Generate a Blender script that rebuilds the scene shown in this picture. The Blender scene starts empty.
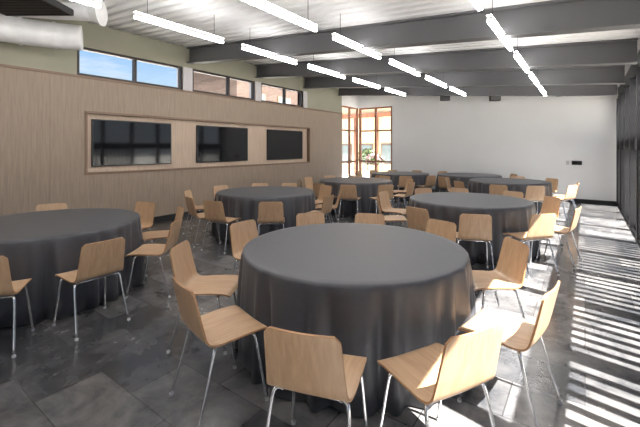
import bpy, bmesh, math, random
from mathutils import Vector, Matrix
rnd = random.Random(7)
COL = bpy.context.scene.collection
TH = math.radians(35.98)
CT, ST = math.cos(TH), math.sin(TH)
H = 1.6
F = 365.0

def cam2world(r, z):
    return (r*CT - z*ST, r*ST + z*CT)

# ------------------------------------------------------------------ materials
def new_mat(name):
    m = bpy.data.materials.new(name); m.use_nodes = True
    nt = m.node_tree
    return m, nt, nt.nodes['Principled BSDF']

def srgb(r, g, b):
    def f(v):
        v /= 255.0
        return v/12.92 if v <= .04045 else ((v+.055)/1.055)**2.4
    return (f(r), f(g), f(b), 1)

def simple(name, col, rough=.5, metal=0, spec=.5, var=.0, scale=6, bump=0, sheen=0):
    m, nt, b = new_mat(name)
    b.inputs['Base Color'].default_value = col
    b.inputs['Roughness'].default_value = rough
    b.inputs['Metallic'].default_value = metal
    b.inputs['Specular IOR Level'].default_value = spec
    if sheen:
        b.inputs['Sheen Weight'].default_value = sheen
        b.inputs['Sheen Roughness'].default_value = .45
    if var or bump:
        tc = nt.nodes.new('ShaderNodeTexCoord')
        no = nt.nodes.new('ShaderNodeTexNoise'); no.inputs['Scale'].default_value = scale
        no.inputs['Detail'].default_value = 5
        nt.links.new(tc.outputs['Object'], no.inputs['Vector'])
        if var:
            rp = nt.nodes.new('ShaderNodeValToRGB')
            rp.color_ramp.elements[0].position = .3; rp.color_ramp.elements[1].position = .7
            rp.color_ramp.elements[0].color = tuple(c*(1-var) for c in col[:3])+(1,)
            rp.color_ramp.elements[1].color = tuple(min(1, c*(1+var)) for c in col[:3])+(1,)
            nt.links.new(no.outputs['Fac'], rp.inputs['Fac'])
            nt.links.new(rp.outputs['Color'], b.inputs['Base Color'])
        if bump:
            bp = nt.nodes.new('ShaderNodeBump'); bp.inputs['Strength'].default_value = bump
            bp.inputs['Distance'].default_value = .01
            nt.links.new(no.outputs['Fac'], bp.inputs['Height'])
            nt.links.new(bp.outputs['Normal'], b.inputs['Normal'])
    return m

def wood(name, c1, c2, stretch=(18, 18, 1.2), rough=.45, seams=None, seamcol=.6, spec=.4):
    """grain runs along the axis whose stretch value is small"""
    m, nt, b = new_mat(name)
    tc = nt.nodes.new('ShaderNodeTexCoord'); mp = nt.nodes.new('ShaderNodeMapping')
    mp.inputs['Scale'].default_value = stretch
    nt.links.new(tc.outputs['Object'], mp.inputs['Vector'])
    no = nt.nodes.new('ShaderNodeTexNoise'); no.inputs['Scale'].default_value = 2.2
    no.inputs['Detail'].default_value = 6; no.inputs['Distortion'].default_value = .6
    nt.links.new(mp.outputs['Vector'], no.inputs['Vector'])
    rp = nt.nodes.new('ShaderNodeValToRGB')
    rp.color_ramp.elements[0].position = .32; rp.color_ramp.elements[1].position = .68
    rp.color_ramp.elements[0].color = c1; rp.color_ramp.elements[1].color = c2
    nt.links.new(no.outputs['Fac'], rp.inputs['Fac'])
    out = rp.outputs['Color']
    if seams:
        br = nt.nodes.new('ShaderNodeTexBrick')
        br.offset = 0
        br.inputs['Scale'].default_value = 1
        br.inputs['Brick Width'].default_value = seams[0]
        br.inputs['Row Height'].default_value = seams[1]
        br.inputs['Mortar Size'].default_value = .004
        br.inputs['Color1'].default_value = (1, 1, 1, 1)
        br.inputs['Color2'].default_value = (.93, .92, .91, 1)
        br.inputs['Mortar'].default_value = (seamcol, seamcol, seamcol, 1)
        mp2 = nt.nodes.new('ShaderNodeMapping')
        mp2.inputs['Rotation'].default_value = seams[2]
        sp = nt.nodes.new('ShaderNodeSeparateXYZ'); cb = nt.nodes.new('ShaderNodeCombineXYZ')
        nt.links.new(tc.outputs['Object'], sp.inputs['Vector'])
        nt.links.new(sp.outputs['Y'], cb.inputs['X']); nt.links.new(sp.outputs['Z'], cb.inputs['Y'])
        nt.links.new(cb.outputs['Vector'], br.inputs['Vector'])
        mx = nt.nodes.new('ShaderNodeMix'); mx.data_type = 'RGBA'; mx.blend_type = 'MULTIPLY'
        mx.inputs[0].default_value = 1
        nt.links.new(out, mx.inputs[6]); nt.links.new(br.outputs['Color'], mx.inputs[7])
        out = mx.outputs[2]
    nt.links.new(out, b.inputs['Base Color'])
    b.inputs['Roughness'].default_value = rough
    b.inputs['Specular IOR Level'].default_value = spec
    return m

def floor_mat():
    m, nt, b = new_mat('slate_floor')
    tc = nt.nodes.new('ShaderNodeTexCoord')
    br = nt.nodes.new('ShaderNodeTexBrick')
    br.inputs['Scale'].default_value = 1
    br.inputs['Brick Width'].default_value = .8; br.inputs['Row Height'].default_value = .4
    br.inputs['Mortar Size'].default_value = .004
    br.inputs['Color1'].default_value = (.04, .041, .044, 1)
    br.inputs['Color2'].default_value = (.12, .117, .116, 1)
    br.inputs['Mortar'].default_value = (.035, .035, .037, 1)
    nt.links.new(tc.outputs['Object'], br.inputs['Vector'])
    n1 = nt.nodes.new('ShaderNodeTexNoise'); n1.inputs['Scale'].default_value = 2.8
    n1.inputs['Detail'].default_value = 8; n1.inputs['Roughness'].default_value = .65
    n1.inputs['Distortion'].default_value = .35
    nt.links.new(tc.outputs['Object'], n1.inputs['Vector'])
    rp = nt.nodes.new('ShaderNodeValToRGB')
    rp.color_ramp.elements[0].position = .35; rp.color_ramp.elements[1].position = .68
    rp.color_ramp.elements[0].color = (.5, .54, .6, 1); rp.color_ramp.elements[1].color = (2.0, 1.93, 1.86, 1)
    nt.links.new(n1.outputs['Fac'], rp.inputs['Fac'])
    mx = nt.nodes.new('ShaderNodeMix'); mx.data_type = 'RGBA'; mx.blend_type = 'MULTIPLY'
    mx.inputs[0].default_value = 1
    nt.links.new(br.outputs['Color'], mx.inputs[6]); nt.links.new(rp.outputs['Color'], mx.inputs[7])
    nt.links.new(mx.outputs[2], b.inputs['Base Color'])
    rr = nt.nodes.new('ShaderNodeMapRange')
    rr.inputs['To Min'].default_value = .14; rr.inputs['To Max'].default_value = .34
    nt.links.new(n1.outputs['Fac'], rr.inputs['Value'])
    nt.links.new(rr.outputs['Result'], b.inputs['Roughness'])
    b.inputs['Specular IOR Level'].default_value = .8
    bp = nt.nodes.new('ShaderNodeBump'); bp.inputs['Strength'].default_value = .12
    bp.inputs['Distance'].default_value = .01
    nt.links.new(n1.outputs['Fac'], bp.inputs['Height'])
    nt.links.new(bp.outputs['Normal'], b.inputs['Normal'])
    return m

def pane_mat(name, tint=(1, 1, 1, 1), refl=.06):
    m = bpy.data.materials.new(name); m.use_nodes = True
    nt = m.node_tree; nt.nodes.clear()
    o = nt.nodes.new('ShaderNodeOutputMaterial')
    t = nt.nodes.new('ShaderNodeBsdfTransparent'); t.inputs['Color'].default_value = tint
    g = nt.nodes.new('ShaderNodeBsdfGlossy'); g.inputs['Roughness'].default_value = .02
    lw = nt.nodes.new('ShaderNodeLayerWeight'); lw.inputs['Blend'].default_value = .5
    pw = nt.nodes.new('ShaderNodeMath'); pw.operation = 'POWER'; pw.inputs[1].default_value = 5
    nt.links.new(lw.outputs['Facing'], pw.inputs[0])
    fr = nt.nodes.new('ShaderNodeMath'); fr.operation = 'MULTIPLY_ADD'
    fr.inputs[1].default_value = .6; fr.inputs[2].default_value = .03
    nt.links.new(pw.outputs[0], fr.inputs[0])
    mx = nt.nodes.new('ShaderNodeMixShader')
    nt.links.new(fr.outputs[0], mx.inputs[0])
    nt.links.new(t.outputs[0], mx.inputs[1]); nt.links.new(g.outputs[0], mx.inputs[2])
    nt.links.new(mx.outputs[0], o.inputs['Surface'])
    return m

def emit_mat(name, col, s):
    m, nt, b = new_mat(name)
    b.inputs['Base Color'].default_value = (.8, .8, .8, 1)
    b.inputs['Emission Color'].default_value = col
    b.inputs['Emission Strength'].default_value = s
    return m

def brick_mat():
    m, nt, b = new_mat('exterior_brick')
    tc = nt.nodes.new('ShaderNodeTexCoord')
    sp = nt.nodes.new('ShaderNodeSeparateXYZ'); cb = nt.nodes.new('ShaderNodeCombineXYZ')
    ad = nt.nodes.new('ShaderNodeMath'); ad.operation = 'ADD'
    nt.links.new(tc.outputs['Object'], sp.inputs['Vector'])
    nt.links.new(sp.outputs['X'], ad.inputs[0]); nt.links.new(sp.outputs['Y'], ad.inputs[1])
    nt.links.new(ad.outputs[0], cb.inputs['X']); nt.links.new(sp.outputs['Z'], cb.inputs['Y'])
    br = nt.nodes.new('ShaderNodeTexBrick'); br.inputs['Scale'].default_value = 2.5
    br.inputs['Color1'].default_value = srgb(88, 68, 58); br.inputs['Color2'].default_value = srgb(66, 50, 43)
    br.inputs['Mortar'].default_value = srgb(100, 92, 84)
    nt.links.new(cb.outputs['Vector'], br.inputs['Vector'])
    nt.links.new(br.outputs['Color'], b.inputs['Base Color'])
    b.inputs['Roughness'].default_value = .85
    return m

M = {}
M['floor'] = floor_mat()
M['wallwood'] = wood('pale_wood_panelling', srgb(140, 124, 110), srgb(154, 137, 121), (14, 14, 1.0), .5, seams=(2.4, 20, (0, 0, 0)), seamcol=.7, spec=.3)
M['nichewood'] = wood('niche_pale_wood', srgb(176, 156, 138), srgb(190, 170, 150), (14, 14, 1.0), .5)
M['chairwood'] = wood('beech_plywood', srgb(168, 136, 106), srgb(188, 156, 124), (16, 1.6, 3), .32, spec=.5)
M['edgewood'] = wood('plywood_edge', srgb(146, 104, 70), srgb(170, 128, 90), (4, 4, 40), .5)
M['chrome'] = simple('chrome_tube', (.78, .78, .8, 1), .22, 1)
M['rubber'] = simple('grey_glide', (.5, .5, .5, 1), .5)
M['cloth'] = simple('charcoal_tablecloth', srgb(58, 58, 63), .5, spec=.6, var=.08, scale=30, bump=.05, sheen=.1)
M['tabletop'] = simple('laminate', srgb(150, 140, 125), .5, var=.05)
M['darkmetal'] = simple('dark_steel', srgb(44, 44, 46), .5, .4, var=.05)
M['beam'] = simple('grey_painted_steel', srgb(88, 88, 90), .55, 0, .4, var=.06, scale=2)
M['deck'] = simple('white_roof_deck', srgb(206, 206, 207), .6, var=.03, scale=1)
M['white'] = simple('white_wall_paint', srgb(224, 224, 224), .6, var=.015, scale=1.5)
M['drywall'] = simple('sage_drywall', srgb(146, 144, 128), .7, var=.04, scale=2)
M['frame'] = simple('bronze_window_frame', srgb(46, 38, 36), .4, .3, var=.05)
M['postgrey'] = simple('light_grey_post', srgb(190, 186, 188), .5, var=.03)
M['black'] = simple('black_plastic', (.012, .012, .013, 1), .35, var=.05)
M['screen'] = simple('black_screen_glass', (.006, .006, .007, 1), .06, spec=.5, var=.05)
M['glass'] = pane_mat('window_glass')
M['duct'] = simple('galvanised_duct', srgb(216, 216, 218), .45, 0, var=.08, scale=5)
M['lens'] = emit_mat('light_lens', (1, .98, .95, 1), 27)
M['ceilfill'] = emit_mat('added_ceiling_fill', (1, .98, .95, 1), 17)  # glow for the added strips that brighten the roof deck
M['housing'] = simple('white_light_housing', srgb(225, 225, 225), .4, var=.03)
M['cream'] = simple('cream_render', srgb(236, 216, 176), .8, var=.05)
M['copper'] = simple('rust_brown_trim', srgb(140, 88, 62), .6, var=.15)
M['brick'] = brick_mat()
M['concrete'] = simple('pale_concrete', srgb(190, 186, 178), .85, var=.08, scale=1)
M['leaf'] = simple('dark_green_leaf', srgb(70, 84, 46), .6, var=.3, scale=8)
M['pink'] = simple('pale_pink_petal', srgb(226, 176, 190), .6, var=.15, scale=8)
M['ext_glass'] = simple('dark_window_glass', srgb(110, 120, 120), .1, var=.1)
M['tan'] = simple('tan_trim', srgb(122, 98, 80), .5, var=.06)

# ------------------------------------------------------------------ mesh helpers
def box(bm, x0, x1, y0, y1, z0, z1):
    v = [bm.verts.new(p) for p in ((x0,y0,z0),(x1,y0,z0),(x1,y1,z0),(x0,y1,z0),(x0,y0,z1),(x1,y0,z1),(x1,y1,z1),(x0,y1,z1))]
    for f in ((3,2,1,0),(4,5,6,7),(0,1,5,4),(1,2,6,5),(2,3,7,6),(3,0,4,7)):
        bm.faces.new([v[i] for i in f])

def hexa(bm, pts):
    v = [bm.verts.new(p) for p in pts]
    for f in ((3,2,1,0),(4,5,6,7),(0,1,5,4),(1,2,6,5),(2,3,7,6),(3,0,4,7)):
        bm.faces.new([v[i] for i in f])

def tube(bm, pts, r, n=8, caps=True):
    pts = [Vector(p) for p in pts]
    rings = []
    up = None
    for i, p in enumerate(pts):
        if i == 0: t = pts[1]-pts[0]
        elif i == len(pts)-1: t = pts[-1]-pts[-2]
        else: t = (pts[i+1]-p).normalized() + (p-pts[i-1]).normalized()
        t.normalize()
        if up is None:
            up = Vector((0,0,1)) if abs(t.z) < .9 else Vector((1,0,0))
        a = t.cross(up).normalized(); b = a.cross(t).normalized(); up = b
        rr = r[i] if isinstance(r, (list, tuple)) else r
        rings.append([bm.verts.new(p + a*math.cos(2*math.pi*k/n)*rr + b*math.sin(2*math.pi*k/n)*rr) for k in range(n)])
    for i in range(len(rings)-1):
        for k in range(n):
            bm.faces.new((rings[i][k], rings[i][(k+1)%n], rings[i+1][(k+1)%n], rings[i+1][k]))
    if caps:
        bm.faces.new(rings[0][::-1]); bm.faces.new(rings[-1])

def smoothcurve(ctrl, n=6):
    """Catmull-Rom through control points"""
    P = [Vector(p) for p in ctrl]; P = [P[0]*2-P[1]] + P + [P[-1]*2-P[-2]]
    out = []
    for i in range(1, len(P)-2):
        for k in range(n):
            t = k/n
            a, b, c, d = P[i-1], P[i], P[i+1], P[i+2]
            out.append(.5*((2*b) + (c-a)*t + (2*a-5*b+4*c-d)*t*t + (3*b-a-3*c+d)*t**3))
    out.append(P[-2])
    return out

def obj(name, bm, mats, parent=None, smooth=False, bevel=0):
    bmesh.ops.recalc_face_normals(bm, faces=bm.faces)
    me = bpy.data.meshes.new(name); bm.to_mesh(me); bm.free()
    if not isinstance(mats, (list, tuple)): mats = [mats]
    for m in mats: me.materials.append(m)
    if smooth:
        for p in me.polygons: p.use_smooth = True
    o = bpy.data.objects.new(name, me); COL.objects.link(o)
    if parent: o.parent = parent
    if bevel:
        md = o.modifiers.new('bevel', 'BEVEL'); md.width = bevel; md.segments = 2; md.limit_method = 'ANGLE'
    return o

def tag(o, label, cat, group=None):
    o['label'] = label; o['category'] = cat
    if group: o['group'] = group
    return o

def thing(name, label, cat, loc=(0,0,0), rz=0, group=None):
    o = bpy.data.objects.new(name, None); COL.objects.link(o)
    o.location = loc; o.rotation_euler = (0,0,rz); o.empty_display_size = .1
    return tag(o, label, cat, group)

def struct(o):
    o['kind'] = 'structure'; return o

def copy_tree(o, parent=None):
    c = o.copy(); COL.objects.link(c)
    if parent: c.parent = parent
    for ch in list(o.children): copy_tree(ch, c)
    return c

# ------------------------------------------------------------------ the room
XL, XR, YB, YF = -7.6, .75, -4.0, 13.2
def roof(x): return 3.26 + .085*(XR - x)      # deck underside

bm = bmesh.new(); box(bm, XL-.3, XR+.15, YB-.2, YF+.2, -.12, 0); struct(obj('floor', bm, M['floor']))

# ribbed metal roof deck, ribs running across the beams
bm = bmesh.new()
y = YB-.2; prof = []
while y < YF+.2:
    prof += [(y, 0), (y+.11, 0), (y+.13, .04), (y+.18, .04)]
    y += .2
prof.append((YF+.2, 0))
lo = [(bm.verts.new((XL-.3, p, roof(XL-.3)+d)), bm.verts.new((XR+.15, p, roof(XR+.15)+d))) for p, d in prof]
up = [(bm.verts.new((XL-.3, p, roof(XL-.3)+.2)), bm.verts.new((XR+.15, p, roof(XR+.15)+.2))) for p, d in (prof[0], prof[-1])]
for a, b in zip(lo, lo[1:]): bm.faces.new((a[0], b[0], b[1], a[1]))
bm.faces.new((up[0][0], up[0][1], up[1][1], up[1][0]))
struct(obj('ceiling', bm, M['deck']))

# left wall: wood panelling with a long niche, clerestory above
Z0, Z1 = 2.93, 3.50
NY0, NY1, NZ0, NZ1 = 2.98, 9.85, 1.12, 2.27
YC = 11.9
bm = bmesh.new()
box(bm, XL-.3, XL, YB, YC, 0, NZ0)
box(bm, XL-.3, XL, YB, NY0, NZ0, NZ1)
box(bm, XL-.3, XL, NY1, YC, NZ0, NZ1)
box(bm, XL-.3, XL, YB, YC, NZ1, Z0)
struct(obj('wall_left', bm, M['wallwood']))
bm = bmesh.new(); box(bm, XL-.3, XL-.1, NY0, NY1, NZ0, NZ1); struct(obj('wall_left_niche', bm, M['nichewood']))
bm = bmesh.new()
for a in ((NY0-.03, NY0+.012, NZ0-.03, NZ1+.03), (NY1-.012, NY1+.03, NZ0-.03, NZ1+.03)): box(bm, XL-.1, XL+.02, *a)
box(bm, XL-.1, XL+.02, NY0+.012, NY1-.012, NZ0-.03, NZ0+.012); box(bm, XL-.1, XL+.02, NY0+.012, NY1-.012, NZ1-.012, NZ1+.03)
struct(obj('trim_1', bm, M['tan']))
bm = bmesh.new(); box(bm, XL-.02, XL+.03, YB, YC, Z0-.02, Z0+.02); struct(obj('trim_2', bm, M['tan']))
bm = bmesh.new(); box(bm, XL, XL+.015, YB, YC, 0, .1); struct(obj('baseboard_left', bm, M['darkmetal']))
# upper strip of the left wall
WIN = [(2.82, 5.02, 'a'), (5.27, 7.33, 'b'), (7.56, 9.52, 'c')]
bm = bmesh.new()
box(bm, XL-.25, XL, YB, 2.82, Z0+.02, Z1)
box(bm, XL-.25, XL, 9.52, YC, Z0+.02, Z1)
def slab_top(bm, y0, y1, z0):
    hexa(bm, [(XL-.25,y0,z0),(XL,y0,z0),(XL,y1,z0),(XL-.25,y1,z0),(XL-.25,y0,roof(XL-.25)+.03),(XL,y0,roof(XL)+.03),(XL,y1,roof(XL)+.03),(XL-.25,y1,roof(XL-.25)+.03)])
slab_top(bm, YB, YC, Z1)
struct(obj('wall_left_upper', bm, M['drywall']))
bm = bmesh.new(); box(bm, XL-.25, XL+.01, 5.02, 5.27, Z0+.02, Z1); box(bm, XL-.25, XL+.01, 7.33, 7.56, Z0+.02, Z1)
box(bm, XL-.25, XL+.015, 9.52, 9.72, Z0+.02, Z1)
struct(obj('trim_3', bm, M['postgrey']))
for i, (a, b, c) in enumerate(WIN):
    bm = bmesh.new(); x0, x1 = XL-.12, XL-.02; t = .05; zb = Z0+.02
    box(bm, x0, x1, a, b, zb, zb+t); box(bm, x0, x1, a, b, Z1-t, Z1)
    box(bm, x0, x1, a, a+t, zb+t, Z1-t); box(bm, x0, x1, b-t, b, zb+t, Z1-t)
    m = (a+b)/2 + (.1 if i else 0); box(bm, x0, x1, m-t/2, m+t/2, zb+t, Z1-t)
    w = struct(obj('window_%d' % (i+1), bm, M['frame']))
    bm = bmesh.new(); box(bm, XL-.075, XL-.065, a+t, m-t/2, zb+t, Z1-t); box(bm, XL-.075, XL-.065, m+t/2, b-t, zb+t, Z1-t)
    obj('window_pane', bm, M['glass'], w)

# glazed corner at the far left
XC, ZG = -6.1, 3.25
bm = bmesh.new()
def slab_x(bm, x0, x1, y0, y1, z0):
    hexa(bm, [(x0,y0,z0),(x1,y0,z0),(x1,y1,z0),(x0,y1,z0),(x0,y0,roof(x0)+.03),(x1,y0,roof(x1)+.03),(x1,y1,roof(x1)+.03),(x0,y1,roof(x0)+.03)])
slab_x(bm, XC, XR+.15, YF, YF+.2, 0)
slab_x(bm, XL-.3, XC, YF, YF+.2, ZG)
slab_x(bm, XL-.25, XL, YC, YF, ZG)
struct(obj('wall_far', bm, M['white']))
bm = bmesh.new(); box(bm, XC, XR, YF-.015, YF, 0, .1); struct(obj('baseboard_far', bm, M['darkmetal']))
bm = bmesh.new(); t = .06
ys = (YC, 12.55, YF)
for yy in (YC+.03, 12.55, YF-.03): box(bm, XL-.1, XL-.02, yy-t/2, yy+t/2, 0, ZG)
for zz in (.03, 1.05, 2.3, ZG-.03): box(bm, XL-.09, XL-.03, YC+.06, YF-.06, zz-.03, zz+.03)
w = struct(obj('window_4', bm, M['copper']))
bm = bmesh.new(); box(bm, XL-.065, XL-.055, YC+.06, YF-.06, .06, ZG-.06); obj('window_pane', bm, M['glass'], w)
bm = bmesh.new()
for xx in (XL+.03, -6.85, XC-.04): box(bm, xx-.035, xx+.035, YF+.04, YF+.14, 0, ZG)
for zz in (.03, 1.05, 2.3, ZG-.03): box(bm, XL+.065, XC-.075, YF+.06, YF+.12, zz-.03, zz+.03)
w = struct(obj('window_5', bm, M['copper']))
bm = bmesh.new(); box(bm, XL+.065, XC-.075, YF+.085, YF+.095, .06, ZG-.06); obj('window_pane', bm, M['glass'], w)

# back wall behind the camera
bm = bmesh.new(); slab_x(bm, XL-.3, XR+.15, YB-.2, YB, 0); struct(obj('wall_back', bm, M['white']))

# right wall: deep dark mullions, spandrel, finned lower lights
ZS0, ZS1, ZT = 1.56, 1.82, 2.95
bm = bmesh.new()
slab_x(bm, XR, XR+.15, YB, YF, ZT)
box(bm, XR+.02, XR+.12, YB, YF, ZS0, ZS1)
box(bm, XR, XR+.15, YB, YF, 0, .07)
struct(obj('wall_right', bm, M['darkmetal']))
bay = 1.2; yk = 12.9; n = 6
bm = bmesh.new(); box(bm, XR-.03, XR+.15, 12.96, YF, .07, ZT); struct(obj('trim_4', bm, M['white']))
while yk > YB + .2:
    y0, y1 = yk-bay, yk
    bm = bmesh.new()
    box(bm, XR-.05, XR+.14, y1-.06, y1+.06, .07, ZT)
    box(bm, XR+.03, XR+.1, y0+.06, y1-.06, .07, .12); box(bm, XR+.03, XR+.1, y0+.06, y1-.06, ZT-.05, ZT)
    w = struct(obj('window_%d' % n, bm, M['darkmetal']))
    if not (8.0 < (y0+y1)/2 < 10.9):
        bm = bmesh.new()
        k = 1
        while k*.155 < bay-.08:
            yy = y0+.06+k*.155-.03
            box(bm, XR-.03, XR+.02, yy-.032, yy+.032, .12, ZS0); k += 1
        obj('vertical_slats', bm, M['darkmetal'], w)
    bm = bmesh.new(); box(bm, XR+.064, XR+.07, y0+.06, y1-.06, .12, ZS0); box(bm, XR+.064, XR+.07, y0+.06, y1-.06, ZS1, ZT-.05)
    obj('window_pane', bm, M['glass'], w)
    yk -= bay; n += 1

# ------------------------------------------------------------------ beams
def beam(y, label):
    x0, x1 = XL+.0, XR-.1
    bm = bmesh.new()
    def seg(w, za, zb):
        hexa(bm, [(x0,y-w,roof(x0)+za),(x1,y-w,roof(x1)+za),(x1,y+w,roof(x1)+za),(x0,y+w,roof(x0)+za),
                  (x0,y-w,roof(x0)+zb),(x1,y-w,roof(x1)+zb),(x1,y+w,roof(x1)+zb),(x0,y+w,roof(x0)+zb)])
    seg(.09, -.37, -.345); seg(.012, -.345, -.025); seg(.09, -.025, 0)
    o = obj('ceiling_beam', bm, M['beam'])
    tag(o, label, 'beam', 'steel roof beams')
for y, l in ((5.2, 'grey steel roof beam nearest the camera, crossing the whole ceiling'),
             (7.4, 'grey steel roof beam, second from the camera'),
             (9.6, 'grey steel roof beam, third from the camera, with light strips beneath'),
             (11.7, 'grey steel roof beam farthest back, just before the white wall')):
    beam(y, l)

# ------------------------------------------------------------------ linear lights
def make_light():
    t = thing('linear_light', 'x', 'ceiling light', group='linear ceiling lights')
    bm = bmesh.new(); box(bm, -.028, .028, -.73, .73, .03, .075); obj('light_housing', bm, M['housing'], t, bevel=.006)
    bm = bmesh.new(); box(bm, -.023, .023, -.725, .725, 0, .0295); obj('light_lens', bm, M['lens'], t, bevel=.008)
    bm = bmesh.new(); box(bm, -.023, .023, -.725, .725, .0755, .085); obj('added_ceiling_fill', bm, M['ceilfill'], t)  # added fill strip on the housing, throws extra light up at the ceiling
    for yy in (-.55, .55):
        bm = bmesh.new(); tube(bm, [(0,yy,.075),(0,yy,.419)], .004, 6); obj('suspension_rod', bm, M['darkmetal'], t)
    return t
L0 = make_light(); first = True
rows = [(-.85, 'right-hand', 3), (-2.9, 'middle', 2), (-4.8, 'left-hand', 1)]
ords = {0: 'nearest the camera', 1: 'second from the camera', 2: 'third from the camera', 3: 'fourth from the camera', 4: 'farthest from the camera, near the white wall'}
for x, nm, q in rows:
    for k in range(-2, 5):
        y = 2.45 + 1.87*k + .73
        t = L0 if first else copy_tree(L0); first = False
        t.location = (x, y, roof(x)-.42)
        if k >= 0: t['label'] = 'glowing white linear light in the %s row, %s' % (nm, ords[k])
        else: t['label'] = 'linear light of the %s row, %s' % (nm, 'just behind the camera' if k == -1 else 'at the room end behind the camera')

# ------------------------------------------------------------------ ducts & ceiling devices (left)
d = thing('air_duct', 'large pale round air duct under the ceiling in the upper left corner', 'duct')
bm = bmesh.new()
pts = smoothcurve([(-7.36,1.0,3.42),(-7.2,1.4,3.41),(-7.0,1.95,3.4),(-6.87,2.3,3.41),(-6.74,2.58,3.42)], 8)
tube(bm, pts, .2, 24); obj('duct_pipe', bm, M['duct'], d, smooth=True)
bm = bmesh.new(); tube(bm, [(pts[8].x,pts[8].y,3.6),(pts[8].x,pts[8].y,roof(pts[8].x)-.001)], .008, 6); obj('duct_hanger', bm, M['darkmetal'], d)
for i in (6, 14, 22):
    bm = bmesh.new(); a = pts[i]; b = pts[i+1]; tube(bm, [a, a+(b-a).normalized()*.04], .212, 24); obj('duct_band', bm, M['duct'], d)
d = thing('air_duct', 'second pale round air duct running across the ceiling at the top left edge', 'duct')
bm = bmesh.new()
pts = smoothcurve([(-7.2,1.6,3.75),(-6.5,2.1,3.68),(-6.05,2.45,3.66)], 8)
tube(bm, pts, .13, 24); obj('duct_pipe', bm, M['duct'], d, smooth=True)
bm = bmesh.new(); tube(bm, [pts[-1], pts[-1]+Vector((.1,.09,0))], [.13,.2], 24); obj('diffuser_cone', bm, M['housing'], d, smooth=False)
bm = bmesh.new(); tube(bm, [(-6.5,2.1,3.78),(-6.5,2.1,roof(-6.5)-.001)], .008, 6); obj('duct_hanger', bm, M['darkmetal'], d)
t = thing('ceiling_grille', 'black rectangular grille at the very top left of the ceiling', 'vent', (-5.62,1.56,3.4), TH)
bm = bmesh.new(); box(bm, -.55,.35,-.3,-.27,-.04,.04); box(bm, -.55,.35,.27,.3,-.04,.04); box(bm,-.55,-.52,-.27,.27,-.04,.04); box(bm,.32,.35,-.27,.27,-.04,.04)
obj('grille_frame', bm, M['darkmetal'], t)
bm = bmesh.new()
for k in range(11): box(bm, -.52,.32,-.26+k*.05,-.245+k*.05,-.03,.02)
box(bm,-.52,.32,-.27,.27,.02,.04); obj('grille_slats', bm, M['black'], t)
bm = bmesh.new()
for sx in (-.5,.3): tube(bm, [(sx,0,.04),(sx,0,roof(-5.62+sx*CT)-3.4-.001)], .006, 6)
obj('hanger', bm, M['darkmetal'], t)

for px, Y, lab in ((445, 12.5, 'small grey speaker hanging before the white wall, left of the pair'), (495, 12.5, 'small grey speaker hanging before the white wall, right of the pair')):
    ratio = (px-320)/F
    X = Y*(ratio*CT-ST)/(CT+ratio*ST); z = -X*ST+Y*CT
    zc = 1.6 + 50*z/F
    t = thing('hanging_speaker', lab, 'speaker', (X, Y, zc), .3, 'hanging speakers')
    bm = bmesh.new(); box(bm, -.16,.16,-.11,.11,-.09,.09); obj('speaker_body', bm, M['darkmetal'], t, bevel=.02)
    bm = bmesh.new(); box(bm, -.14,.14,-.118,-.1105,-.075,.075); obj('speaker_grille', bm, M['beam'], t)
    bm = bmesh.new(); tube(bm, [(0,0,.09),(0,0,roof(X)-zc)], .012, 8); obj('mounting_rod', bm, M['darkmetal'], t)
t = thing('wall_vent', 'long black slot vent high on the right end of the white wall', 'vent', (-.03, YF, 3.16))
bm = bmesh.new()
for a in ((-.68,.68,0,.02),(-.68,.68,.17,.19),(-.68,-.66,.02,.17),(.66,.68,.02,.17)): box(bm, a[0],a[1],-.03,0,a[2],a[3])
obj('vent_frame', bm, M['darkmetal'], t)
bm = bmesh.new(); box(bm,-.66,.66,-.008,0,.02,.17)
for k in range(4): box(bm,-.66,.66,-.025,-.008,.035+k*.035,.045+k*.035)
obj('vent_slats', bm, M['black'], t)
t = thing('wall_control_panel', 'small black control panel on the white far wall, right side', 'control panel', (-.19, YF, 1.1))
bm = bmesh.new(); box(bm,-.13,.12,-.03,0,0,.12); obj('panel_body', bm, M['black'], t, bevel=.006)
bm = bmesh.new(); box(bm,-.11,.1,-.033,-.0305,.02,.1); obj('panel_screen', bm, M['screen'], t)
o_bm = bmesh.new(); box(o_bm,-.04,.04,-.012,0,-.06,.06); o = obj('light_switch', o_bm, M['postgrey'], bevel=.004); o.location = (-.42,YF,1.16)
tag(o, 'small pale switch plate on the white wall left of the black control panel', 'light switch')

# ------------------------------------------------------------------ screens in the niche
def make_screen():
    t = thing('wall_screen', 'x', 'screen', group='black screens in the niche')
    bm = bmesh.new(); box(bm, 0,.05,-.83,.83,-.46,.46); obj('screen_casing', bm, M['black'], t, bevel=.008)
    bm = bmesh.new(); box(bm, .0505,.053,-.81,.81,-.44,.44); obj('screen_panel', bm, M['screen'], t)
    return t
S0 = make_screen()
for i, (y, lab) in enumerate(((3.93, 'black wall screen at the left end of the niche, largest in view, reflecting windows'),
                              (6.27, 'black wall screen in the middle of the niche'),
                              (8.72, 'black wall screen at the far right end of the niche'))):
    t = S0 if i == 0 else copy_tree(S0)
    t.location = (XL-.1, y, 1.7); t['label'] = lab

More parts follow.
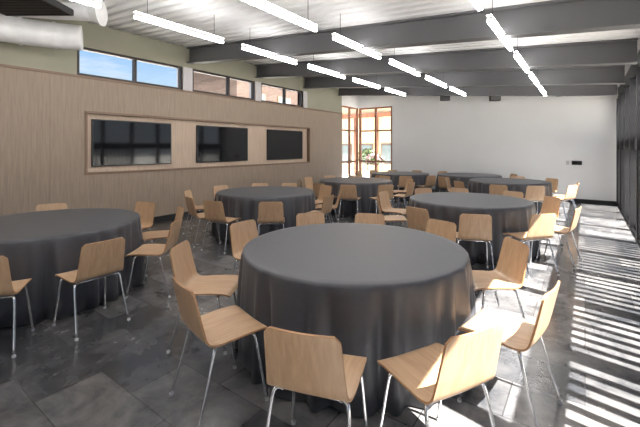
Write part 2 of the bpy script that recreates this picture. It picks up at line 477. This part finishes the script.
# ------------------------------------------------------------------ chair
def make_chair():
    t = thing('dining_chair', 'x', 'chair', group='plywood chairs around the round tables')
    # side profile of the shell (y, z), front to top
    prof = smoothcurve([(0,.225,.425),(0,.19,.447),(0,.08,.452),(0,-.06,.446),(0,-.15,.448),(0,-.197,.476),(0,-.222,.54),(0,-.25,.66),(0,-.278,.785)], 5)
    n = len(prof); split = 21
    def shell(i0, i1):
        bm = bmesh.new(); NX = 12; th = .011
        L = [(p-prof[0]).length for p in prof]
        fr, bk = [], []
        for i in range(i0, i1+1):
            p = prof[i]
            tn = (prof[min(i+1, n-1)] - prof[max(i-1, 0)]).normalized()
            nrm = Vector((0, -tn.z, tn.y))
            if i <= 20: hw = .205 + .01*math.sin(math.pi*i/20)
            else: hw = .205 - .024*((i-20)/(n-21))
            # rounded corners at both ends
            e = min((p-prof[0]).length, .04) if i < 10 else (min((prof[-1]-p).length, .04) if i > n-8 else .04)
            hw -= .028*(1-math.sqrt(max(0, 1-(1-e/.04)**2)))
            curve = .0 if i < 16 else .014*min(1, (i-16)/14)
            dish = .012 if i < 16 else 0
            fr.append([]); bk.append([])
            for k in range(NX+1):
                u = -1+2*k/NX
                q = Vector((u*hw, p.y + curve*u*u, p.z + dish*(u*u-.5)*.5))
                fr[-1].append(bm.verts.new(q)); bk[-1].append(bm.verts.new(q - nrm*th))
        for i in range(len(fr)-1):
            for k in range(NX):
                bm.faces.new((fr[i][k], fr[i][k+1], fr[i+1][k+1], fr[i+1][k]))
                bm.faces.new((bk[i][k], bk[i+1][k], bk[i+1][k+1], bk[i][k+1]))
        for i in range(len(fr)-1):
            for k in (0, NX):
                f = bm.faces.new((fr[i][k], fr[i+1][k], bk[i+1][k], bk[i][k])); f.material_index = 1
        for i in (0, len(fr)-1):
            for k in range(NX):
                f = bm.faces.new((fr[i][k], bk[i][k], bk[i][k+1], fr[i][k+1])); f.material_index = 1
        return bm
    obj('seat', shell(0, split), [M['chairwood'], M['edgewood']], t, smooth=True)
    obj('backrest', shell(split, n-1), [M['chairwood'], M['edgewood']], t, smooth=True)
    for ch in t.children:
        md = ch.modifiers.new('split', 'EDGE_SPLIT'); md.split_angle = math.radians(40)
    bm = bmesh.new()
    for s in (-1, 1): tube(bm, [(s*.15,.13,.427),(s*.15,-.13,.425)], .009, 8)
    for y in (-.12, .12): tube(bm, [(-.15,y,.427),(.15,y,.427)], .008, 8)
    obj('seat_frame', bm, M['chrome'], t, smooth=True)
    for s in (-1, 1):
        for y0, y1 in ((.12, .2), (-.12, -.25)):
            bm = bmesh.new()
            dy = y1-y0
            tube(bm, smoothcurve([(s*.15,y0,.427),(s*.178,y0+dy*.1,.424),(s*.192,y0+dy*.22,.385),(s*.205,y0+dy*.6,.19),(s*.218,y1,.012)], 4), .0095, 8)
            lg = obj('leg', bm, M['chrome'], t, smooth=True)
            bm = bmesh.new(); tube(bm, [(s*.218,y1,0),(s*.218,y1,.016)], .013, 10); obj('foot_glide', bm, M['rubber'], lg)
    return t
CH = make_chair(); ch_used = [False]; CHAIRS = []
POS = {0: 'right side', 1: 'back right', 2: 'far side, right of two', 3: 'far side, left of two',
       4: 'back left', 5: 'left side', 6: 'front left', 7: 'near side, left of two',
       8: 'near side, right of two', 9: 'front right'}
def place_chair(x, y, face, label):
    t = CH if not ch_used[0] else copy_tree(CH); ch_used[0] = True
    t.location = (x, y, 0); t.rotation_euler = (0, 0, face - math.pi/2); t['label'] = label
    CHAIRS.append((x, y))

# ------------------------------------------------------------------ tables
TR = .915
def cloth_mesh(seed):
    rg = random.Random(seed)
    bm = bmesh.new(); N = 288
    ph = [rg.uniform(0, 6.28) for _ in range(5)]
    fr = [rg.choice((23, 25, 27)), rg.choice((35, 37)), 13, 51, 5]
    def fold(a):
        s = .5*math.sin(fr[0]*a+ph[0]+.8*math.sin(3*a+ph[4])) + .35*math.sin(fr[1]*a+ph[1]) + .25*math.sin(fr[2]*a+ph[2]) + .12*math.sin(fr[3]*a+ph[3])
        return s
    lev = [(0.3,.768,0),(.6,.768,0),(.85,.768,0),(TR-.01,.768,0),(TR+.006,.762,.001),(TR+.013,.745,.005),(TR+.016,.70,.012),(TR+.019,.6,.026),(TR+.022,.45,.038),(TR+.026,.3,.046),(TR+.03,.15,.052),(TR+.034,.012,.056)]
    rings = []
    for r, z, amp in lev:
        rings.append([bm.verts.new(((r+amp*fold(2*math.pi*k/N))*math.cos(2*math.pi*k/N), (r+amp*fold(2*math.pi*k/N))*math.sin(2*math.pi*k/N), z)) for k in range(N)])
    c = bm.verts.new((0,0,.768))
    for k in range(N): bm.faces.new((c, rings[0][k], rings[0][(k+1)%N]))
    for a, b in zip(rings, rings[1:]):
        for k in range(N): bm.faces.new((a[k], b[k], b[(k+1)%N], a[(k+1)%N]))
    return bm
def make_table(first=[None]):
    if first[0]:
        return copy_tree(first[0])
    t = thing('round_table', 'x', 'table', group='round tables under charcoal cloths')
    bm = bmesh.new(); tube(bm, [(0,0,.735),(0,0,.762)], TR-.008, 64); obj('tabletop', bm, M['tabletop'], t)
    for a in range(4):
        an = math.pi/4 + a*math.pi/2
        bm = bmesh.new(); tube(bm, [(math.cos(an)*.5, math.sin(an)*.5, .735), (math.cos(an)*.6, math.sin(an)*.6, 0)], .016, 8); obj('leg', bm, M['darkmetal'], t)
    first[0] = t
    return t
CLOTHS = []
def table(r, z, desc, phase, rad=1.49, exact=None, seed=1, skip=()):
    cx, cy = cam2world(r, z)
    t = make_table(); t.location = (cx, cy, 0)
    t['label'] = 'round banquet table under a charcoal cloth, the ' + desc
    if len(CLOTHS) < 4:
        c = obj('tablecloth', cloth_mesh(seed), M['cloth'], smooth=True)
        md = c.modifiers.new('thick', 'SOLIDIFY'); md.thickness = .003; md.offset = 1
    else:
        c = CLOTHS[len(CLOTHS) % 4].copy(); COL.objects.link(c)
    CLOTHS.append(c)
    c.location = (cx, cy, 0); c.rotation_euler = (0, 0, seed*.7)
    tag(c, 'floor-length charcoal cloth on the ' + desc, 'tablecloth', 'charcoal tablecloths')
    TABLES.append((cx, cy))
    PENDING.append((cx, cy, r, z, desc, phase, rad, exact, skip))
TABLES, PENDING = [], []

# T1: back-top positions measured in camera space (r, z)
T1 = {8-1: (-.09, 1.60), 8: (.71, 1.62), 9: (1.37, 2.12), 0: (1.74, 3.2), 1: (1.38, 4.1), 2: (.61, 4.49),
      3: (-.13, 4.6), 4: (-.87, 4.05), 5: (-1.2, 3.07), 6: (-.84, 2.18)}
table(.28, 3.13, 'large central table', 0, exact=T1, seed=1)
T2 = {7: (1.91, 4.47), 8: (2.78, 4.5)}
table(2.42, 5.95, 'table behind right of the central one', 0, exact=T2, seed=2)
T3 = {8: (-.74, 5.5), 7: (-1.66, 5.6), 9: (.16, 6.25)}
table(-1.04, 7.05, 'table below the wall screens', 0, exact=T3, seed=3)
T4 = {9: (-1.88, 3.2), 8: (-2.53, 2.68), 0: (-1.6, 4.13), 1: (-1.88, 4.99), 2: (-2.62, 5.52), 3: (-3.93, 5.35)}
table(-3.07, 4.13, 'leftmost table', 0, exact=T4, seed=4)
table(.93, 9.5, 'table before the glazed corner', 8, seed=5)
table(4.8, 9.3, 'farthest right table', 14, seed=6)
table(2.65, 12.1, 'left table by the white wall', 12, seed=7)
table(4.62, 11.35, 'right table by the white wall', 0, seed=8)

NB = [2, 39, 76, 105, 142, 182, 221, 250, 285, 320]
for cx, cy, r, z, desc, phase, rad, exact, skip in PENDING:
    for i in range(10):
        rg = random.Random(i*13 + int(z*100))
        if exact and i in exact:
            br, bz = exact[i]
        else:
            a = math.radians(NB[i] + phase + rg.uniform(-3, 3)); rr = rad + rg.uniform(-.05, .05)
            br, bz = r + rr*math.cos(a), z + rr*math.sin(a)
        q = max(1, 1.46/math.hypot(br-r, bz-z)); br = r+(br-r)*q; bz = z+(bz-z)*q
        bx, by = cam2world(br, bz)
        face = math.atan2(cy-by, cx-bx) + math.radians(rg.uniform(-5, 5))
        if desc.startswith('large central') and i == 8: face += math.radians(6)
        x = bx + math.cos(face)*.275; y = by + math.sin(face)*.275
        if by > YF-.12 or bx > XR-.15 or bx < XL+.12: continue
        if any(math.hypot(x-a, y-b) < .5 for a, b in CHAIRS): continue
        if any(math.hypot(bx-a, by-b) < 1.1 for a, b in TABLES): continue
        place_chair(x, y, face, 'plywood chair at the %s, %s' % (desc, POS[i]))

# ------------------------------------------------------------------ outside
bm = bmesh.new(); box(bm, -60, 60, -40, 90, -.3, -.13); struct(obj('ground', bm, M['concrete']))
b = thing('brick_building', 'brick building seen through the high windows on the left', 'building', (-20, 17.5, -.13))
bm = bmesh.new(); box(bm, -6, 0, 0, 22, 0, 8.6); obj('wall', bm, M['brick'], b)
bm = bmesh.new(); box(bm, -6.2, .2, -.2, 22.2, 8.6, 9.0); obj('parapet', bm, M['tan'], b)
for zz in (1.2, 4.6, 6.6):
    for k in range(7):
        yy = 1.2+k*3.0
        bm = bmesh.new(); box(bm, .0, .08, yy, yy+1.6, zz, zz+1.3); f = obj('window', bm, M['tan'], b)
        bm = bmesh.new(); box(bm, .08, .1, yy+.1, yy+1.5, zz+.1, zz+1.2); obj('pane', bm, M['ext_glass'], f)
b = thing('cream_building', 'cream shopfront with rust brown posts seen through the glazed corner', 'building', (-16, 21, -.13))
bm = bmesh.new(); box(bm, 0, 9, 0, 5, 0, 5.2); obj('wall', bm, M['cream'], b)
bm = bmesh.new(); box(bm, -.2, 9.2, -.3, 5.2, 5.2, 5.6); obj('roof_edge', bm, M['copper'], b)
bm = bmesh.new(); box(bm, -.1, 9.1, -.25, 0, 3.7, 3.95); obj('canopy', bm, M['copper'], b)
for k in range(6):
    bm = bmesh.new(); x = .4+k*1.6; box(bm, x, x+.16, -.12, 0, 0, 3.7); obj('post', bm, M['copper'], b)
for k in range(5):
    x = .75+k*1.6
    bm = bmesh.new(); box(bm, x, x+1.05, -.05, 0, .7, 2.0); f = obj('window', bm, M['tan'], b)
    bm = bmesh.new(); box(bm, x+.08, x+.97, -.06, -.05, .78, 1.92); obj('pane', bm, M['ext_glass'], f)
def shrub(x, y, s, mat2, lab, seed):
    t = thing('potted_shrub', lab, 'plant', (x, y, -.13), group='potted shrubs outside the glazed corner')
    bm = bmesh.new(); tube(bm, [(0,0,0),(0,0,.5)], [.2,.28], 20); obj('planter', bm, M['postgrey'], t)
    rg = random.Random(seed)
    def blobs(n, sz, m, nm):
        bm = bmesh.new()
        for _ in range(n):
            a, e, q = rg.uniform(0,6.28), rg.uniform(-.6,1.4), rg.uniform(.55,1)*s
            c = Vector((math.cos(a)*math.cos(e)*q*.9, math.sin(a)*math.cos(e)*q*.9, .85+s*.5+math.sin(e)*q*.8))
            d1 = Vector((rg.uniform(-1,1),rg.uniform(-1,1),rg.uniform(-1,1))).normalized()*sz
            d2 = d1.cross(Vector((rg.uniform(-1,1),rg.uniform(-1,1),rg.uniform(-1,1)))).normalized()*sz*.5
            v = [bm.verts.new(p) for p in (c-d1, c+d2, c+d1, c-d2)]; bm.faces.new(v)
        obj(nm, bm, m, t)
    blobs(500, .09, M['leaf'], 'foliage'); 
    if mat2: blobs(350, .07, mat2, 'blossom')
    bm = bmesh.new(); tube(bm, [(0,0,.45),(0,0,.9+s*.4)], .03, 8); obj('stem', bm, M['tan'], t)
shrub(-8.5, 16.4, .5, M['pink'], 'potted shrub with pale pink blossom outside the glazed corner', 3)
shrub(-9.6, 17.6, .65, None, 'green potted shrub outside the glazed corner', 5)

# ------------------------------------------------------------------ light
W = bpy.data.worlds.new('World'); bpy.context.scene.world = W; W.use_nodes = True
nt = W.node_tree; bg = nt.nodes['Background']
tc = nt.nodes.new('ShaderNodeTexCoord'); sp = nt.nodes.new('ShaderNodeSeparateXYZ')
nt.links.new(tc.outputs['Generated'], sp.inputs[0])
rp = nt.nodes.new('ShaderNodeValToRGB')
cr = rp.color_ramp
cr.elements[0].position = 0; cr.elements[0].color = (.80, .88, .97, 1)
cr.elements[1].position = 1; cr.elements[1].color = (.12, .33, .80, 1)
e = cr.elements.new(.14); e.color = (.58, .77, .96, 1)
e = cr.elements.new(.27); e.color = (.22, .50, .93, 1)
no = nt.nodes.new('ShaderNodeTexNoise'); no.inputs['Scale'].default_value = 5; no.inputs['Detail'].default_value = 6
mp = nt.nodes.new('ShaderNodeMapping'); mp.inputs['Scale'].default_value = (1, 1, 4)
nt.links.new(tc.outputs['Generated'], mp.inputs['Vector']); nt.links.new(mp.outputs['Vector'], no.inputs['Vector'])
cl = nt.nodes.new('ShaderNodeValToRGB'); cl.color_ramp.elements[0].position = .52; cl.color_ramp.elements[1].position = .72
nt.links.new(no.outputs['Fac'], cl.inputs['Fac'])
mx = nt.nodes.new('ShaderNodeMix'); mx.data_type = 'RGBA'; mx.inputs[7].default_value = (.95, .96, 1, 1)
nt.links.new(sp.outputs['Z'], rp.inputs['Fac']); nt.links.new(rp.outputs['Color'], mx.inputs[6])
nt.links.new(cl.outputs['Color'], mx.inputs[0])
nt.links.new(mx.outputs[2], bg.inputs['Color']); bg.inputs['Strength'].default_value = .7

sun = bpy.data.lights.new('sun', 'SUN'); sun.energy = 29; sun.angle = math.radians(.6); sun.color = (1, .97, .92)
so = bpy.data.objects.new('sun', sun); COL.objects.link(so)
dirv = Vector((-.985, .17, -1.6)); so.rotation_euler = dirv.to_track_quat('-Z', 'Y').to_euler()
so.location = (8, 0, 12)

def portal(loc, rot, sx, sy):
    l = bpy.data.lights.new('portal', 'AREA'); l.shape = 'RECTANGLE'; l.size = sx; l.size_y = sy
    l.cycles.is_portal = True
    o = bpy.data.objects.new('portal', l); COL.objects.link(o); o.location = loc; o.rotation_euler = rot
R90 = math.pi/2
portal((XR+.2, (YB+YF)/2, 1.5), (0, R90, 0), 3.0, YF-YB)

# ------------------------------------------------------------------ camera
cam = bpy.data.cameras.new('camera'); co = bpy.data.objects.new('camera', cam); COL.objects.link(co)
cam.sensor_width = 36; cam.lens = F/640*36
cam.shift_y = -(213.5-148)/640
co.location = (0, 0, H); co.rotation_euler = (math.pi/2, 0, TH)
cam.clip_start = .05
sc = bpy.context.scene; sc.camera = co
sc.view_settings.view_transform = 'Standard'; sc.view_settings.look = 'None'
sc.view_settings.gamma = 1; sc.view_settings.use_curve_mapping = False
sc.view_settings.exposure = 0.64
sc.cycles.max_bounces = 8; sc.cycles.diffuse_bounces = 5
